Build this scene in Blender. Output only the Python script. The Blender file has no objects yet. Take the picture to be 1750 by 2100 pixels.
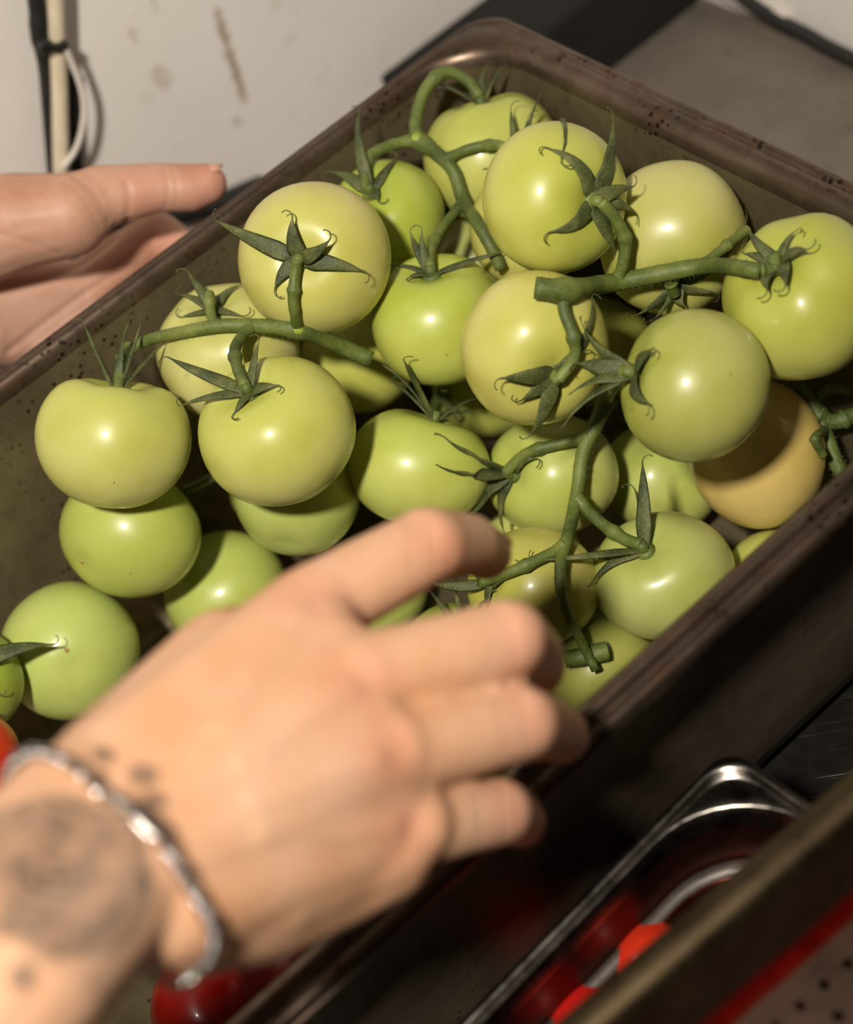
import bpy, bmesh, math, random
import numpy as np
from mathutils import Vector, Matrix, noise
from mathutils.bvhtree import BVHTree

random.seed(7)
scene = bpy.context.scene
COL = scene.collection

# ------------------------------------------------------------------ camera
CAM = Vector((0.364524, 0.598770, 0.451103))
RIGHT = Vector((-0.742981, 0.611936, -0.271134))
DOWN = Vector((0.620636, 0.478225, -0.621379))
FWD = Vector((-0.250581, -0.629948, -0.735102))
FPX = 3600.0                                   # focal length in pixels of the 1750 x 2100 frame
cam_data = bpy.data.cameras.new('camera')
cam_data.sensor_fit = 'VERTICAL'
cam_data.sensor_height = 30.0
cam_data.sensor_width = 25.0
cam_data.lens = FPX / 2100.0 * 30.0
cam_data.clip_start = 0.02
cam_data.clip_end = 20
cam = bpy.data.objects.new('camera', cam_data)
COL.objects.link(cam)
rot = Matrix((RIGHT, -DOWN, -FWD)).transposed()
cam.matrix_world = Matrix.Translation(CAM) @ rot.to_4x4()
cam_data.dof.use_dof = True
cam_data.dof.focus_distance = 0.675
cam_data.dof.aperture_fstop = 4.6
scene.camera = cam

# ------------------------------------------------------------------ light
world = bpy.data.worlds.new('world')
scene.world = world
world.use_nodes = True
wn = world.node_tree.nodes
wn['Background'].inputs[0].default_value = (1.0, 0.86, 0.70, 1)
wn['Background'].inputs[1].default_value = 0.04
flash_data = bpy.data.lights.new('camera_flash', 'SPOT')
flash_data.shadow_soft_size = 0.044
flash_data.spot_size = math.radians(70)
flash_data.spot_blend = 1.0
flash_data.energy = 64
flash_data.color = (1.0, 0.915, 0.79)
flash = bpy.data.objects.new('camera_flash', flash_data)
COL.objects.link(flash)
flash_pos = CAM - RIGHT * 0.28 - DOWN * 0.14 - FWD * 0.42
flash.location = flash_pos
aim = CAM + (RIGHT * ((500 - 875) / 3600) + DOWN * ((640 - 1050) / 3600) + FWD) * 0.75
flash.rotation_euler = (aim - flash_pos).to_track_quat('-Z', 'Y').to_euler()

vs = scene.view_settings
vs.view_transform = 'Standard'
vs.look = 'None'
vs.gamma = 1.0
vs.use_curve_mapping = False
vs.exposure = 0.0


def at(u, v, t):
    """point seen at photo pixel (u, v), at depth t along the view axis"""
    return CAM + (RIGHT * ((u - 875) / FPX) + DOWN * ((v - 1050) / FPX) + FWD) * t


def on_plane(u, v, axis, val):
    d = RIGHT * ((u - 875) / FPX) + DOWN * ((v - 1050) / FPX) + FWD
    return CAM + d * ((val - CAM[axis]) / d[axis])


def pix(p):
    d = Vector(p) - CAM
    t = d.dot(FWD)
    return 875 + FPX * d.dot(RIGHT) / t, 1050 + FPX * d.dot(DOWN) / t, t


def srgb(r, g, b):
    f = lambda c: (c / 255 / 12.92) if c / 255 <= 0.04045 else ((c / 255 + 0.055) / 1.055) ** 2.4
    return (f(r), f(g), f(b), 1.0)


# ------------------------------------------------------------------ helpers
def tag(o, label=None, cat=None, group=None, kind=None):
    if label: o['label'] = label
    if cat: o['category'] = cat
    if group: o['group'] = group
    if kind: o['kind'] = kind
    return o


def mesh_obj(name, verts, faces, mat, parent=None, loc=None, smooth=True):
    me = bpy.data.meshes.new(name)
    me.from_pydata([tuple(v) for v in verts], [], faces)
    me.validate()
    me.update()
    if smooth:
        me.polygons.foreach_set('use_smooth', [True] * len(me.polygons))
    if mat: me.materials.append(mat)
    o = bpy.data.objects.new(name, me)
    COL.objects.link(o)
    if parent: o.parent = parent
    if loc is not None: o.location = loc
    return o


def empty(name, loc):
    o = bpy.data.objects.new(name, None)
    o.empty_display_size = 0.01
    COL.objects.link(o)
    o.location = loc
    return o


class Geo:
    """collects shapes that become one mesh object"""
    def __init__(self):
        self.v, self.f = [], []

    def add(self, verts, faces):
        k = len(self.v)
        self.v += [Vector(p) for p in verts]
        self.f += [tuple(i + k for i in f) for f in faces]

    def tube(self, pts, radii, n=8, cap=True, squash=None):
        """swept tube; squash = (width factor, thickness factor, list of reference normals)"""
        pts = [Vector(p) for p in pts]
        m = len(pts)
        verts = []
        prev = None
        for i, p in enumerate(pts):
            d = (pts[min(i + 1, m - 1)] - pts[max(i - 1, 0)])
            d = d.normalized() if d.length > 1e-9 else Vector((0, 0, 1))
            if squash:
                nrm = squash[2][i]
                side = d.cross(nrm)
                if side.length < 1e-5: side = d.orthogonal()
                side.normalize()
            else:
                if prev is None: side = d.orthogonal().normalized()
                else:
                    side = prev - d * prev.dot(d)
                    side = side.normalized() if side.length > 1e-6 else d.orthogonal().normalized()
            prev = side
            up = side.cross(d).normalized()
            r = radii[i] if hasattr(radii, '__len__') else radii
            for k in range(n):
                a = 2 * math.pi * k / n
                if squash: verts.append(p + side * (math.cos(a) * r * squash[0]) + up * (math.sin(a) * squash[1] * min(1.0, r / 0.0008)))
                else: verts.append(p + side * (math.cos(a) * r) + up * (math.sin(a) * r))
        faces = []
        for i in range(m - 1):
            for k in range(n):
                a, b = i * n + k, i * n + (k + 1) % n
                faces.append((a, b, b + n, a + n))
        if cap:
            faces.append(tuple(range(n - 1, -1, -1)))
            faces.append(tuple((m - 1) * n + k for k in range(n)))
        self.add(verts, faces)

    def ball(self, c, r, nu=12, nv=8, scale=(1, 1, 1), mat=None):
        verts, faces = [], []
        for j in range(nv + 1):
            th = math.pi * j / nv
            for i in range(nu):
                ph = 2 * math.pi * i / nu
                p = Vector((math.sin(th) * math.cos(ph) * scale[0], math.sin(th) * math.sin(ph) * scale[1], math.cos(th) * scale[2])) * r
                if mat: p = mat @ p
                verts.append(Vector(c) + p)
        for j in range(nv):
            for i in range(nu):
                a, b = j * nu + i, j * nu + (i + 1) % nu
                faces.append((a, a + nu, b + nu, b))
        self.add(verts, faces)

    def box(self, lo, hi):
        x0, y0, z0 = lo; x1, y1, z1 = hi
        self.add([(x0, y0, z0), (x1, y0, z0), (x1, y1, z0), (x0, y1, z0), (x0, y0, z1), (x1, y0, z1), (x1, y1, z1), (x0, y1, z1)],
                 [(0, 3, 2, 1), (4, 5, 6, 7), (0, 1, 5, 4), (1, 2, 6, 5), (2, 3, 7, 6), (3, 0, 4, 7)])

    def make(self, name, mat, parent=None, origin=None, smooth=True):
        o = Vector(origin) if origin is not None else Vector((0, 0, 0))
        base = o
        ob = mesh_obj(name, [p - base for p in self.v], self.f, mat, parent, None, smooth)
        if origin is not None and parent is None: ob.location = o
        return ob


def catmull(pts, n):
    pts = [np.array(p, float) for p in pts]
    if len(pts) == 2:
        return [pts[0] + (pts[1] - pts[0]) * i / (n - 1) for i in range(n)]
    P = [2 * pts[0] - pts[1]] + pts + [2 * pts[-1] - pts[-2]]
    segs = len(pts) - 1
    out = []
    for i in range(n):
        s = i / (n - 1) * segs
        k = min(int(s), segs - 1)
        u = s - k
        a, b, c, d = P[k], P[k + 1], P[k + 2], P[k + 3]
        out.append(0.5 * (2 * b + (c - a) * u + (2 * a - 5 * b + 4 * c - d) * u * u + (3 * b - a - 3 * c + d) * u ** 3))
    return out


# ------------------------------------------------------------------ materials
class Mat:
    def __init__(self, name):
        self.m = bpy.data.materials.new(name)
        self.m.use_nodes = True
        self.t = self.m.node_tree
        self.b = self.t.nodes['Principled BSDF']
        self.out = self.t.nodes['Material Output']

    def n(self, typ, **kw):
        nd = self.t.nodes.new(typ)
        for k, v in kw.items():
            if k.startswith('i_'):
                nd.inputs[int(k[2:]) if k[2:].isdigit() else k[2:].replace('_', ' ')].default_value = v
            else: setattr(nd, k, v)
        return nd

    def l(self, a, b): self.t.links.new(a, b)

    def set(self, **kw):
        for k, v in kw.items(): self.b.inputs[k.replace('_', ' ')].default_value = v
        return self

    def noise(self, scale, detail=4, rough=0.55, coord='Object', vec=None, stretch=None):
        tc = self.n('ShaderNodeTexCoord')
        src = vec or tc.outputs[coord]
        if stretch:
            mp = self.n('ShaderNodeMapping')
            mp.inputs['Scale'].default_value = stretch
            self.l(src, mp.inputs[0]); src = mp.outputs[0]
        nz = self.n('ShaderNodeTexNoise')
        nz.inputs['Scale'].default_value = scale
        nz.inputs['Detail'].default_value = detail
        nz.inputs['Roughness'].default_value = rough
        self.l(src, nz.inputs['Vector'])
        return nz.outputs['Fac']

    def ramp(self, fac, stops):
        r = self.n('ShaderNodeValToRGB')
        e = r.color_ramp.elements
        while len(e) < len(stops): e.new(0.5)
        for i, (p, c) in enumerate(stops):
            e[i].position = p
            e[i].color = c if len(c) == 4 else (*c, 1)
        self.l(fac, r.inputs[0])
        return r.outputs[0]

    def mix(self, fac, a, b, mode='MIX'):
        m = self.n('ShaderNodeMix', data_type='RGBA', blend_type=mode)
        for inp, val in ((m.inputs[0], fac), (m.inputs[6], a), (m.inputs[7], b)):
            if hasattr(val, 'links') or hasattr(val, 'is_linked'): self.l(val, inp)
            else: inp.default_value = val
        return m.outputs[2]

    def math(self, op, a, b=None, c=None, clamp=False):
        m = self.n('ShaderNodeMath', operation=op, use_clamp=clamp)
        for i, val in enumerate((a, b, c)):
            if val is None: continue
            if hasattr(val, 'is_linked'): self.l(val, m.inputs[i])
            else: m.inputs[i].default_value = val
        return m.outputs[0]

    def bump(self, h, strength, dist=0.001):
        b = self.n('ShaderNodeBump')
        b.inputs['Strength'].default_value = strength
        b.inputs['Distance'].default_value = dist
        self.l(h, b.inputs['Height'])
        self.l(b.outputs[0], self.b.inputs['Normal'])


BW = lambda a: (a, a, a, 1)


def tomato_material(name, shoulder, ripe=False):
    M = Mat(name)
    oi = M.n('ShaderNodeObjectInfo')
    at_ = M.n('ShaderNodeAttribute', attribute_name='stem_side')
    nz = M.noise(55, 3)
    big = M.noise(28, 2)
    f = M.math('ADD', at_.outputs['Fac'], M.math('MULTIPLY', M.math('SUBTRACT', big, 0.5), 0.9))
    f = M.ramp(f, [(0.45, BW(0)), (1.0, BW(0.75))])
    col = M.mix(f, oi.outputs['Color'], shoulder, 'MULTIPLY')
    col = M.mix(M.ramp(nz, [(0.42, BW(0)), (0.75, BW(0.45))]), col, srgb(236, 226, 176) if not ripe else srgb(230, 90, 50), 'MULTIPLY')
    fine = M.noise(1500, 2)
    col = M.mix(M.ramp(fine, [(0.60, BW(0)), (0.78, BW(0.22))]), col, srgb(240, 236, 190) if not ripe else srgb(240, 120, 90))
    spk = M.n('ShaderNodeTexVoronoi')
    spk.inputs['Scale'].default_value = 90
    tc = M.n('ShaderNodeTexCoord')
    M.l(tc.outputs['Object'], spk.inputs['Vector'])
    gate = M.math('GREATER_THAN', M.noise(40, 1), 0.60)
    dot = M.math('MULTIPLY', M.math('LESS_THAN', spk.outputs['Distance'], 0.05), gate)
    col = M.mix(M.math('MULTIPLY', dot, 0.6), col, srgb(120, 112, 45))
    M.l(col, M.b.inputs['Base Color'])
    M.set(Roughness=0.37, Coat_Weight=0.30, Coat_Roughness=0.12, Subsurface_Weight=0.16, Subsurface_Scale=0.006, IOR=1.45)
    M.b.inputs['Subsurface Radius'].default_value = (1.0, 0.9, 0.35)
    M.bump(fine, 0.05, 0.0003)
    return M.m


MAT_GREEN = tomato_material('tomato_green_skin', srgb(226, 236, 178))
MAT_RED = tomato_material('tomato_red_skin', srgb(255, 200, 170), True)

M = Mat('vine_green')
nz = M.noise(60, 4)
fz = M.noise(900, 3)
col = M.ramp(nz, [(0.3, srgb(56, 72, 28)), (0.5, srgb(90, 104, 42)), (0.72, srgb(126, 134, 64))])
col = M.mix(M.ramp(fz, [(0.5, BW(0)), (0.75, BW(0.4))]), col, srgb(132, 136, 92))
M.l(col, M.b.inputs['Base Color'])
M.set(Roughness=0.55)
M.bump(fz, 0.5, 0.0004)
MAT_VINE = M.m

M = Mat('sepal_green')
nz = M.noise(120, 4)
fz = M.noise(1200, 3)
col = M.ramp(nz, [(0.3, srgb(40, 54, 24)), (0.55, srgb(80, 87, 40)), (0.75, srgb(116, 116, 70))])
col = M.mix(M.ramp(fz, [(0.55, BW(0)), (0.75, BW(0.45))]), col, srgb(150, 150, 120))
M.l(col, M.b.inputs['Base Color'])
M.set(Roughness=0.6)
M.bump(fz, 0.6, 0.0004)
MAT_SEPAL = M.m

M = Mat('stem_joint_yellow')
M.l(M.ramp(M.noise(200, 3), [(0.35, srgb(120, 140, 50)), (0.6, srgb(186, 190, 74))]), M.b.inputs['Base Color'])
M.set(Roughness=0.5)
MAT_JOINT = M.m

M = Mat('dry_scar')
M.l(M.ramp(M.noise(900, 2), [(0.35, srgb(110, 86, 40)), (0.6, srgb(190, 170, 100))]), M.b.inputs['Base Color'])
M.set(Roughness=0.8)
MAT_SCAR = M.m


def steel(name, light, dark, rough, dirt=0.5, specks=0.0, brown=srgb(70, 46, 32), overlay=None, metallic=0.85, stretch=None):
    M = Mat(name)
    a = M.noise(16, 6, 0.65)
    b = M.noise(90, 5, 0.7)
    col = M.ramp(a, [(0.32, dark), (0.68, light)])
    col = M.mix(M.ramp(b, [(0.5, BW(0)), (0.72, BW(dirt))]), col, brown)
    if stretch:
        s = M.noise(1.0, 3, 0.6, stretch=stretch)
        col = M.mix(M.ramp(s, [(0.60, BW(0)), (0.72, BW(0.8))]), col, srgb(190, 185, 175))
    if specks:
        vo = M.n('ShaderNodeTexVoronoi')
        vo.inputs['Scale'].default_value = 260
        tc = M.n('ShaderNodeTexCoord')
        M.l(tc.outputs['Object'], vo.inputs['Vector'])
        gate = M.ramp(M.noise(22, 3), [(0.50, BW(0)), (0.60, BW(1))])
        d = M.math('MULTIPLY', M.math('LESS_THAN', vo.outputs['Distance'], specks), gate)
        col = M.mix(M.math('MULTIPLY', d, 0.85), col, srgb(22, 17, 13))
    if overlay:
        col = overlay(M, col)
    M.l(col, M.b.inputs['Base Color'])
    M.l(M.ramp(b, [(0.3, BW(rough)), (0.8, BW(min(1, rough + 0.25)))]), M.b.inputs['Roughness'])
    M.set(Metallic=metallic)
    M.bump(M.noise(300, 4), 0.12, 0.0004)
    return M.m


MAT_PAN = steel('worn_pan_steel', srgb(150, 138, 108), srgb(108, 97, 76), 0.42, 0.5, 0.24, metallic=0.74)
MAT_PAN_OUT = steel('outer_pan_steel', srgb(118, 103, 88), srgb(66, 57, 48), 0.42, 0.5, 0.2, metallic=0.2)
MAT_PAN_RIM = steel('rusty_rim_steel', srgb(126, 110, 96), srgb(76, 64, 54), 0.30, 0.8, 0.30, srgb(92, 54, 32), metallic=0.84)
MAT_LEDGE = steel('ledge_steel', srgb(112, 107, 102), srgb(82, 78, 74), 0.42, 0.3, 0.1, metallic=0.75)
MAT_RED_REFLECT = steel('red_reflection_steel', srgb(96, 30, 20), srgb(70, 46, 40), 0.22, 0.3, 0.1, metallic=0.9)  # the tomatoes' red reflection is painted into this steel colour
MAT_STEEL = steel('bright_pan_steel', srgb(176, 172, 166), srgb(132, 126, 118), 0.16, 0.3, 0.1, metallic=1.0)


def reflection(M, col):  # red reflection painted as a band along the wall-to-base bend
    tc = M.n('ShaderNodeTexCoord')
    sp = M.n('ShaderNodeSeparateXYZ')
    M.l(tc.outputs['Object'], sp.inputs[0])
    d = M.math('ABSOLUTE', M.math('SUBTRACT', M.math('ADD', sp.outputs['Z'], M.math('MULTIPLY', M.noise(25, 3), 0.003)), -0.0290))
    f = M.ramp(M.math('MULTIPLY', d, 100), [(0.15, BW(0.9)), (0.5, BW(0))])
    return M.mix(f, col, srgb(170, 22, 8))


MAT_TRAY = steel('tray_steel', srgb(104, 86, 74), srgb(70, 56, 46), 0.42, 0.5, 0.0, overlay=reflection, metallic=1.0)
MAT_TRAY_BASE = steel('tray_base_steel', srgb(104, 86, 74), srgb(70, 56, 46), 0.42, 0.5, 0.0, metallic=1.0)
MAT_TRAY_RIM = steel('tray_rim_steel', srgb(104, 90, 68), srgb(72, 62, 46), 0.38, 0.4, metallic=1.0)
MAT_TOP = steel('worktop_steel', srgb(132, 122, 110), srgb(112, 104, 94), 0.55, 0.2, 0.0, metallic=0.35)


def scratches(M, col):
    tc = M.n('ShaderNodeTexCoord')
    def dot(v):
        d = M.n('ShaderNodeVectorMath', operation='DOT_PRODUCT')
        M.l(tc.outputs['Object'], d.inputs[0]); d.inputs[1].default_value = v
        return d.outputs['Value']
    cb = M.n('ShaderNodeCombineXYZ')
    M.l(M.math('MULTIPLY', dot((.62, .75, 0)), 700), cb.inputs[0])
    M.l(M.math('MULTIPLY', dot((-.77, .64, 0)), 14), cb.inputs[1])
    f = M.noise(1.0, 4, 0.6, vec=cb.outputs[0])
    return M.mix(M.ramp(f, [(0.62, BW(0)), (0.72, BW(0.8))]), col, srgb(150, 145, 138))


MAT_WELL = steel('scratched_steel', srgb(52, 49, 46), srgb(38, 36, 34), 0.38, 0.2, 0.0, overlay=scratches, metallic=0.8)

M = Mat('dirty_wall_paint')
a = M.noise(5, 5, 0.6)
b = M.noise(40, 4, 0.7)
col = M.ramp(a, [(0.3, srgb(232, 226, 221)), (0.7, srgb(243, 239, 235))])
col = M.mix(M.ramp(b, [(0.58, BW(0)), (0.8, BW(0.35))]), col, srgb(176, 160, 140))
drip = M.noise(1, 4, 0.6, stretch=(55, 55, 9))
col = M.mix(M.ramp(drip, [(0.64, BW(0)), (0.75, BW(0.55))]), col, srgb(160, 140, 112))


def wall_stain(M, col, a, b_, width, amount):
    """a brown run of old grease between two points of the wall"""
    tc = M.n('ShaderNodeTexCoord')
    a, b_ = Vector(a), Vector(b_)
    dv = (b_ - a).normalized(); L = (b_ - a).length
    rel = M.n('ShaderNodeVectorMath', operation='SUBTRACT'); M.l(tc.outputs['Object'], rel.inputs[0]); rel.inputs[1].default_value = a
    al = M.n('ShaderNodeVectorMath', operation='DOT_PRODUCT'); M.l(rel.outputs[0], al.inputs[0]); al.inputs[1].default_value = dv
    cr = M.n('ShaderNodeVectorMath', operation='CROSS_PRODUCT'); M.l(rel.outputs[0], cr.inputs[0]); cr.inputs[1].default_value = dv
    ln = M.n('ShaderNodeVectorMath', operation='LENGTH'); M.l(cr.outputs[0], ln.inputs[0])
    d = M.math('ADD', M.math('DIVIDE', ln.outputs['Value'], width), M.math('MULTIPLY', M.math('SUBTRACT', M.noise(130, 4), .5), 2.4))
    e = M.math('ABSOLUTE', M.math('SUBTRACT', M.math('DIVIDE', al.outputs['Value'], L), .5))
    f = M.math('MULTIPLY', M.ramp(d, [(.25, BW(1)), (.95, BW(0))]), M.ramp(e, [(.38, BW(1)), (.52, BW(0))]))
    return M.mix(M.math('MULTIPLY', f, amount), col, srgb(150, 128, 100))


for (p, q, w_, am) in (((440, 10), (505, 215), .0042, .75), ((268, 60), (282, 90), .004, .4), ((310, 140), (352, 178), .006, .35), ((480, 240), (492, 262), .004, .4)):
    col = wall_stain(M, col, on_plane(*p, 1, -0.185), on_plane(*q, 1, -0.185), w_, am)
M.l(col, M.b.inputs['Base Color'])
M.set(Roughness=0.6)
M.bump(M.noise(60, 5), 0.15, 0.001)
MAT_WALL = M.m


def plain(name, c1, c2, rough, scale=60, metallic=0.0):
    M = Mat(name)
    M.l(M.ramp(M.noise(scale, 4), [(0.3, c1), (0.7, c2)]), M.b.inputs['Base Color'])
    M.set(Roughness=rough, Metallic=metallic)
    return M.m


MAT_BLACK = plain('black_plastic', srgb(10, 10, 10), srgb(16, 15, 15), 0.85)
MAT_CABLE = plain('black_cable_rubber', srgb(18, 17, 17), srgb(30, 28, 27), 0.5)
MAT_CREAM = plain('cream_plastic', srgb(206, 194, 168), srgb(222, 211, 188), 0.45)
MAT_WHITE = plain('white_plastic', srgb(214, 208, 200), srgb(228, 222, 214), 0.4)
MAT_SILVER = plain('silver', srgb(220, 218, 214), srgb(240, 238, 234), 0.11, 300, 1.0)
MAT_NAIL = plain('fingernail', srgb(206, 150, 128), srgb(220, 168, 146), 0.3, 200)


def skin(name, base, deep, pale, tattoo=None):
    M = Mat(name)
    a = M.noise(24, 4, 0.6)
    b = M.noise(70, 4, 0.6)
    col = M.ramp(a, [(0.3, deep), (0.5, base), (0.72, pale)])
    at_ = M.n('ShaderNodeAttribute', attribute_name='flush')
    col = M.mix(M.math('MULTIPLY', at_.outputs['Fac'], 0.42), col, srgb(206, 134, 114))
    if tattoo: col = tattoo(M, col)
    M.l(col, M.b.inputs['Base Color'])
    M.set(Roughness=0.48, Subsurface_Weight=0.25, Subsurface_Scale=0.004, IOR=1.4)
    M.b.inputs['Subsurface Radius'].default_value = (1.0, 0.35, 0.2)
    crease = M.noise(1, 5, 0.6, stretch=(420, 420, 420))
    M.bump(M.math('ADD', M.math('MULTIPLY', b, 1.0), M.math('MULTIPLY', crease, 0.5)), 0.25, 0.0008)
    return M.m


# ------------------------------------------------------------------ the setting
PW, PL = 0.325, 0.53          # pan width and length
PFLOOR = -0.158
TOPZ = -0.1605
WALLY = -0.185


def struct(name, mat, lo, hi):
    g = Geo(); g.box(lo, hi)
    o = g.make(name, mat, smooth=False)
    o['kind'] = 'structure'
    return o


struct('wall_left', MAT_WALL, (-0.23, -0.24, TOPZ), (1.4, WALLY, 0.9))
struct('wall_back', MAT_WALL, (-0.25, -0.24, TOPZ), (-0.20, 1.2, 0.9))
g = Geo()
g.box((-0.20, WALLY, TOPZ - 0.03), (1.4, 1.2, TOPZ))
tag(g.make('worktop', MAT_TOP, smooth=False), 'dull grey steel worktop that the large tomato pan stands on', 'worktop')

g = Geo()
g.box((-0.06, 0.20, TOPZ), (0.42, 0.70, TOPZ + 0.0010))
tag(g.make('steel_sheet', MAT_WELL, smooth=False), 'scratched dark steel sheet beside the long outer wall of the large pan', 'sheet')


# ------------------------------------------------------------------ pans
def rect_loop(inset, z, R, L, W, n=10, far=1.0, left=1.0):
    x0, x1, y0, y1 = inset * far, L - inset, inset * left, W - inset
    R = max(R, 0.0005)
    out = []
    for cx, cy, a0 in ((x0 + R, y0 + R, math.pi), (x1 - R, y0 + R, 1.5 * math.pi), (x1 - R, y1 - R, 0), (x0 + R, y1 - R, 0.5 * math.pi)):
        for k in range(n + 1):
            a = a0 + 0.5 * math.pi * k / n
            out.append(Vector((cx + R * math.cos(a), cy + R * math.sin(a), z)))
    return out


def loft(loops, mat, name, parent, L, W, cap_start=False, cap_end=False, n=10, far=1.0, left=1.0):
    verts, faces = [], []
    for (i, z, R) in loops: verts += rect_loop(i, z, R, L, W, n, far, left)
    m = 4 * (n + 1)
    for j in range(len(loops) - 1):
        for k in range(m):
            a, b = j * m + k, j * m + (k + 1) % m
            faces.append((a, b, b + m, a + m))
    if cap_start: faces.append(tuple(range(m - 1, -1, -1)))
    if cap_end: faces.append(tuple(range((len(loops) - 1) * m, len(loops) * m)))
    return mesh_obj(name, verts, faces, mat, parent)


pan = empty('tomato_pan', (0, 0, 0))
tag(pan, 'large worn steel catering pan full of green tomatoes on the vine', 'pan')
WI = 0.0150                       # inset of the wall below the rim
inner = [(0.052, PFLOOR, .030), (0.045, PFLOOR + .001, .036), (0.038, PFLOOR + .004, .040), (0.032, PFLOOR + .010, .042), (0.029, PFLOOR + .02, .042)]
for k in range(1, 7):
    f = k / 6
    inner.append((0.029 - (0.029 - WI) * f, PFLOOR + .02 + (-0.008 - PFLOOR - .02) * f, .042 - .006 * f))
outer = [(i - 0.0012, z - (0.0013 if z < PFLOOR + .02 else .0006), R) for i, z, R in inner]
b = loft(inner, MAT_PAN, 'basin', pan, PL, PW, cap_start=True, far=1.22, left=.82)
b2 = loft(list(reversed(outer)), MAT_PAN_OUT, 'basin_outside', pan, PL, PW, cap_end=True, far=1.22, left=.82)
rim = [(WI, -0.008, .036), (WI - .0008, -.0045, .036), (WI - .0022, -.0018, .036), (WI - .0042, -.0003, .035), (WI - .0058, 0, .032), (.0076, 0, .0165), (.0070, -.0006, .0165),
       (.0064, -.0020, .016), (.0056, -.0034, .016), (.0048, -.0036, .016), (.0042, -.0028, .016), (.0034, -.0022, .016), (.0016, -.0024, .016), (.0004, -.0036, .016), (0, -.0055, .016),
       (0, -.0085, .016), (.0008, -.0092, .016), (.0014, -.0064, .016), (.0026, -.0042, .016), (.0052, -.0050, .016), (.0074, -.0018, .017),
       (WI - .0056, -.0018, .034), (WI - .0032, -.0036, .036), (WI - .0012, -.0086, .036)]
loft(rim, MAT_PAN_RIM, 'rim', pan, PL, PW, far=1.22, left=.82)


def child_pan(name, label, origin, ang, L, W, profile_in, profile_rim, mat, mat_rim, base=True):
    e = empty(name, origin)
    e.rotation_euler = (0, 0, ang)
    tag(e, label, 'pan')
    loft(profile_in, mat, 'basin', e, L, W, cap_start=base)
    loft([(i - .0010, z - (.0011 if z < -.09 else .0005), R) for i, z, R in reversed(profile_in)], mat, 'basin_outside', e, L, W, cap_end=base)
    loft(profile_rim, mat_rim, 'rim', e, L, W)
    return e


# small pan at lower right; its corner shows at (1490, 1545)
sp = at(1490, 1500, 0.5)
sc = on_plane(1487, 1543, 2, -0.060)
prof = [(.030, -.098, .024), (.026, -.097, .030), (.023, -.092, .033), (.0222, -.085, .034), (.0180, -.040, .034), (.0165, -.0295, .034), (.0150, -.0285, .034)]
prof2 = [(.0102, -.0283, .037), (.0085, -.010, .038)]
prim = [(.0085, -.010, .038), (.0079, -.0045, .038), (.0070, -.0014, .038), (.0064, -.0006, .038), (.0060, -.0022, .026), (.0057, -.0030, .015), (.0053, -.0026, .013), (.0046, -.0008, .0115), (.0034, 0, .011), (.0018, -.0006, .0105), (.0006, -.0025, .010), (0, -.006, .010),
        (.0010, -.0062, .010), (.0022, -.003, .0105), (.0046, -.0022, .0115), (.0056, -.0044, .015), (.0062, -.0034, .038), (.0068, -.0060, .038), (.0075, -.0105, .038)]
small = child_pan('garnish_pan', 'small shiny steel pan of red tomatoes in the lower right corner', sc + Vector((-.004, -.003, 0)), math.radians(3.0), 0.176, 0.162, prof, prim, MAT_RED_REFLECT, MAT_STEEL)

loft([(.0152, -.0288, .034), (.0140, -.0272, .035), (.0112, -.0270, .036), (.0100, -.0284, .037)], MAT_LEDGE, 'ledge', small, 0.176, 0.162)
loft(prof2, MAT_RED_REFLECT, 'upper_wall', small, 0.176, 0.162)

# shallow perforated tray lying over the small pan
ta = math.radians(-3.6)
tp = on_plane(1400, 1862, 2, 0.010)
torig = tp - Vector((math.cos(ta), math.sin(ta), 0)) * 0.24
TL, TW = 0.36, 0.26
tray = empty('perforated_tray', torig)
tray.rotation_euler = (0, 0, ta)
tag(tray, 'dark perforated steel tray with a painted red reflection streak at lower right edge', 'tray')
wl = [(.0205, -.034, .02), (.0180, -.0315, .022), (.0165, -.027, .024), (.0125, -.005, .026)]
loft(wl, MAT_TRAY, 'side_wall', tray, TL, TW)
loft([(.0125, -.005, .026), (.0115, -.0015, .026), (.0095, 0, .025), (.0055, .0006, .014), (.0022, -.0002, .013), (.0005, -.002, .012), (0, -.005, .012), (.0012, -.0052, .012), (.0022, -.0016, .013),
      (.0090, -.0012, .025), (.0108, -.003, .026), (.0114, -.006, .026)], MAT_TRAY_RIM, 'rim', tray, TL, TW)
# perforated base: square cells with a round hole each
g = Geo()
px_, py_ = 0.0092, 0.0092
x0, x1, y0, y1, zb = .0205, TL - .0205, .0205, TW - .0205, -.034
nx, ny = int((TL - .041) / px_ - .3), int((TW - .041) / py_ - .1)
mx, my = (x1 - x0 - nx * px_) / 2, (y1 - y0 - ny * py_) / 2
g.add([(x0, y0, zb), (x1, y0, zb), (x1, y0 + my, zb), (x0, y0 + my, zb)], [(0, 1, 2, 3)])
g.add([(x0, y1 - my, zb), (x1, y1 - my, zb), (x1, y1, zb), (x0, y1, zb)], [(0, 1, 2, 3)])
g.add([(x0, y0 + my, zb), (x0 + mx, y0 + my, zb), (x0 + mx, y1 - my, zb), (x0, y1 - my, zb)], [(0, 1, 2, 3)])
g.add([(x1 - mx, y0 + my, zb), (x1, y0 + my, zb), (x1, y1 - my, zb), (x1 - mx, y1 - my, zb)], [(0, 1, 2, 3)])
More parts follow.
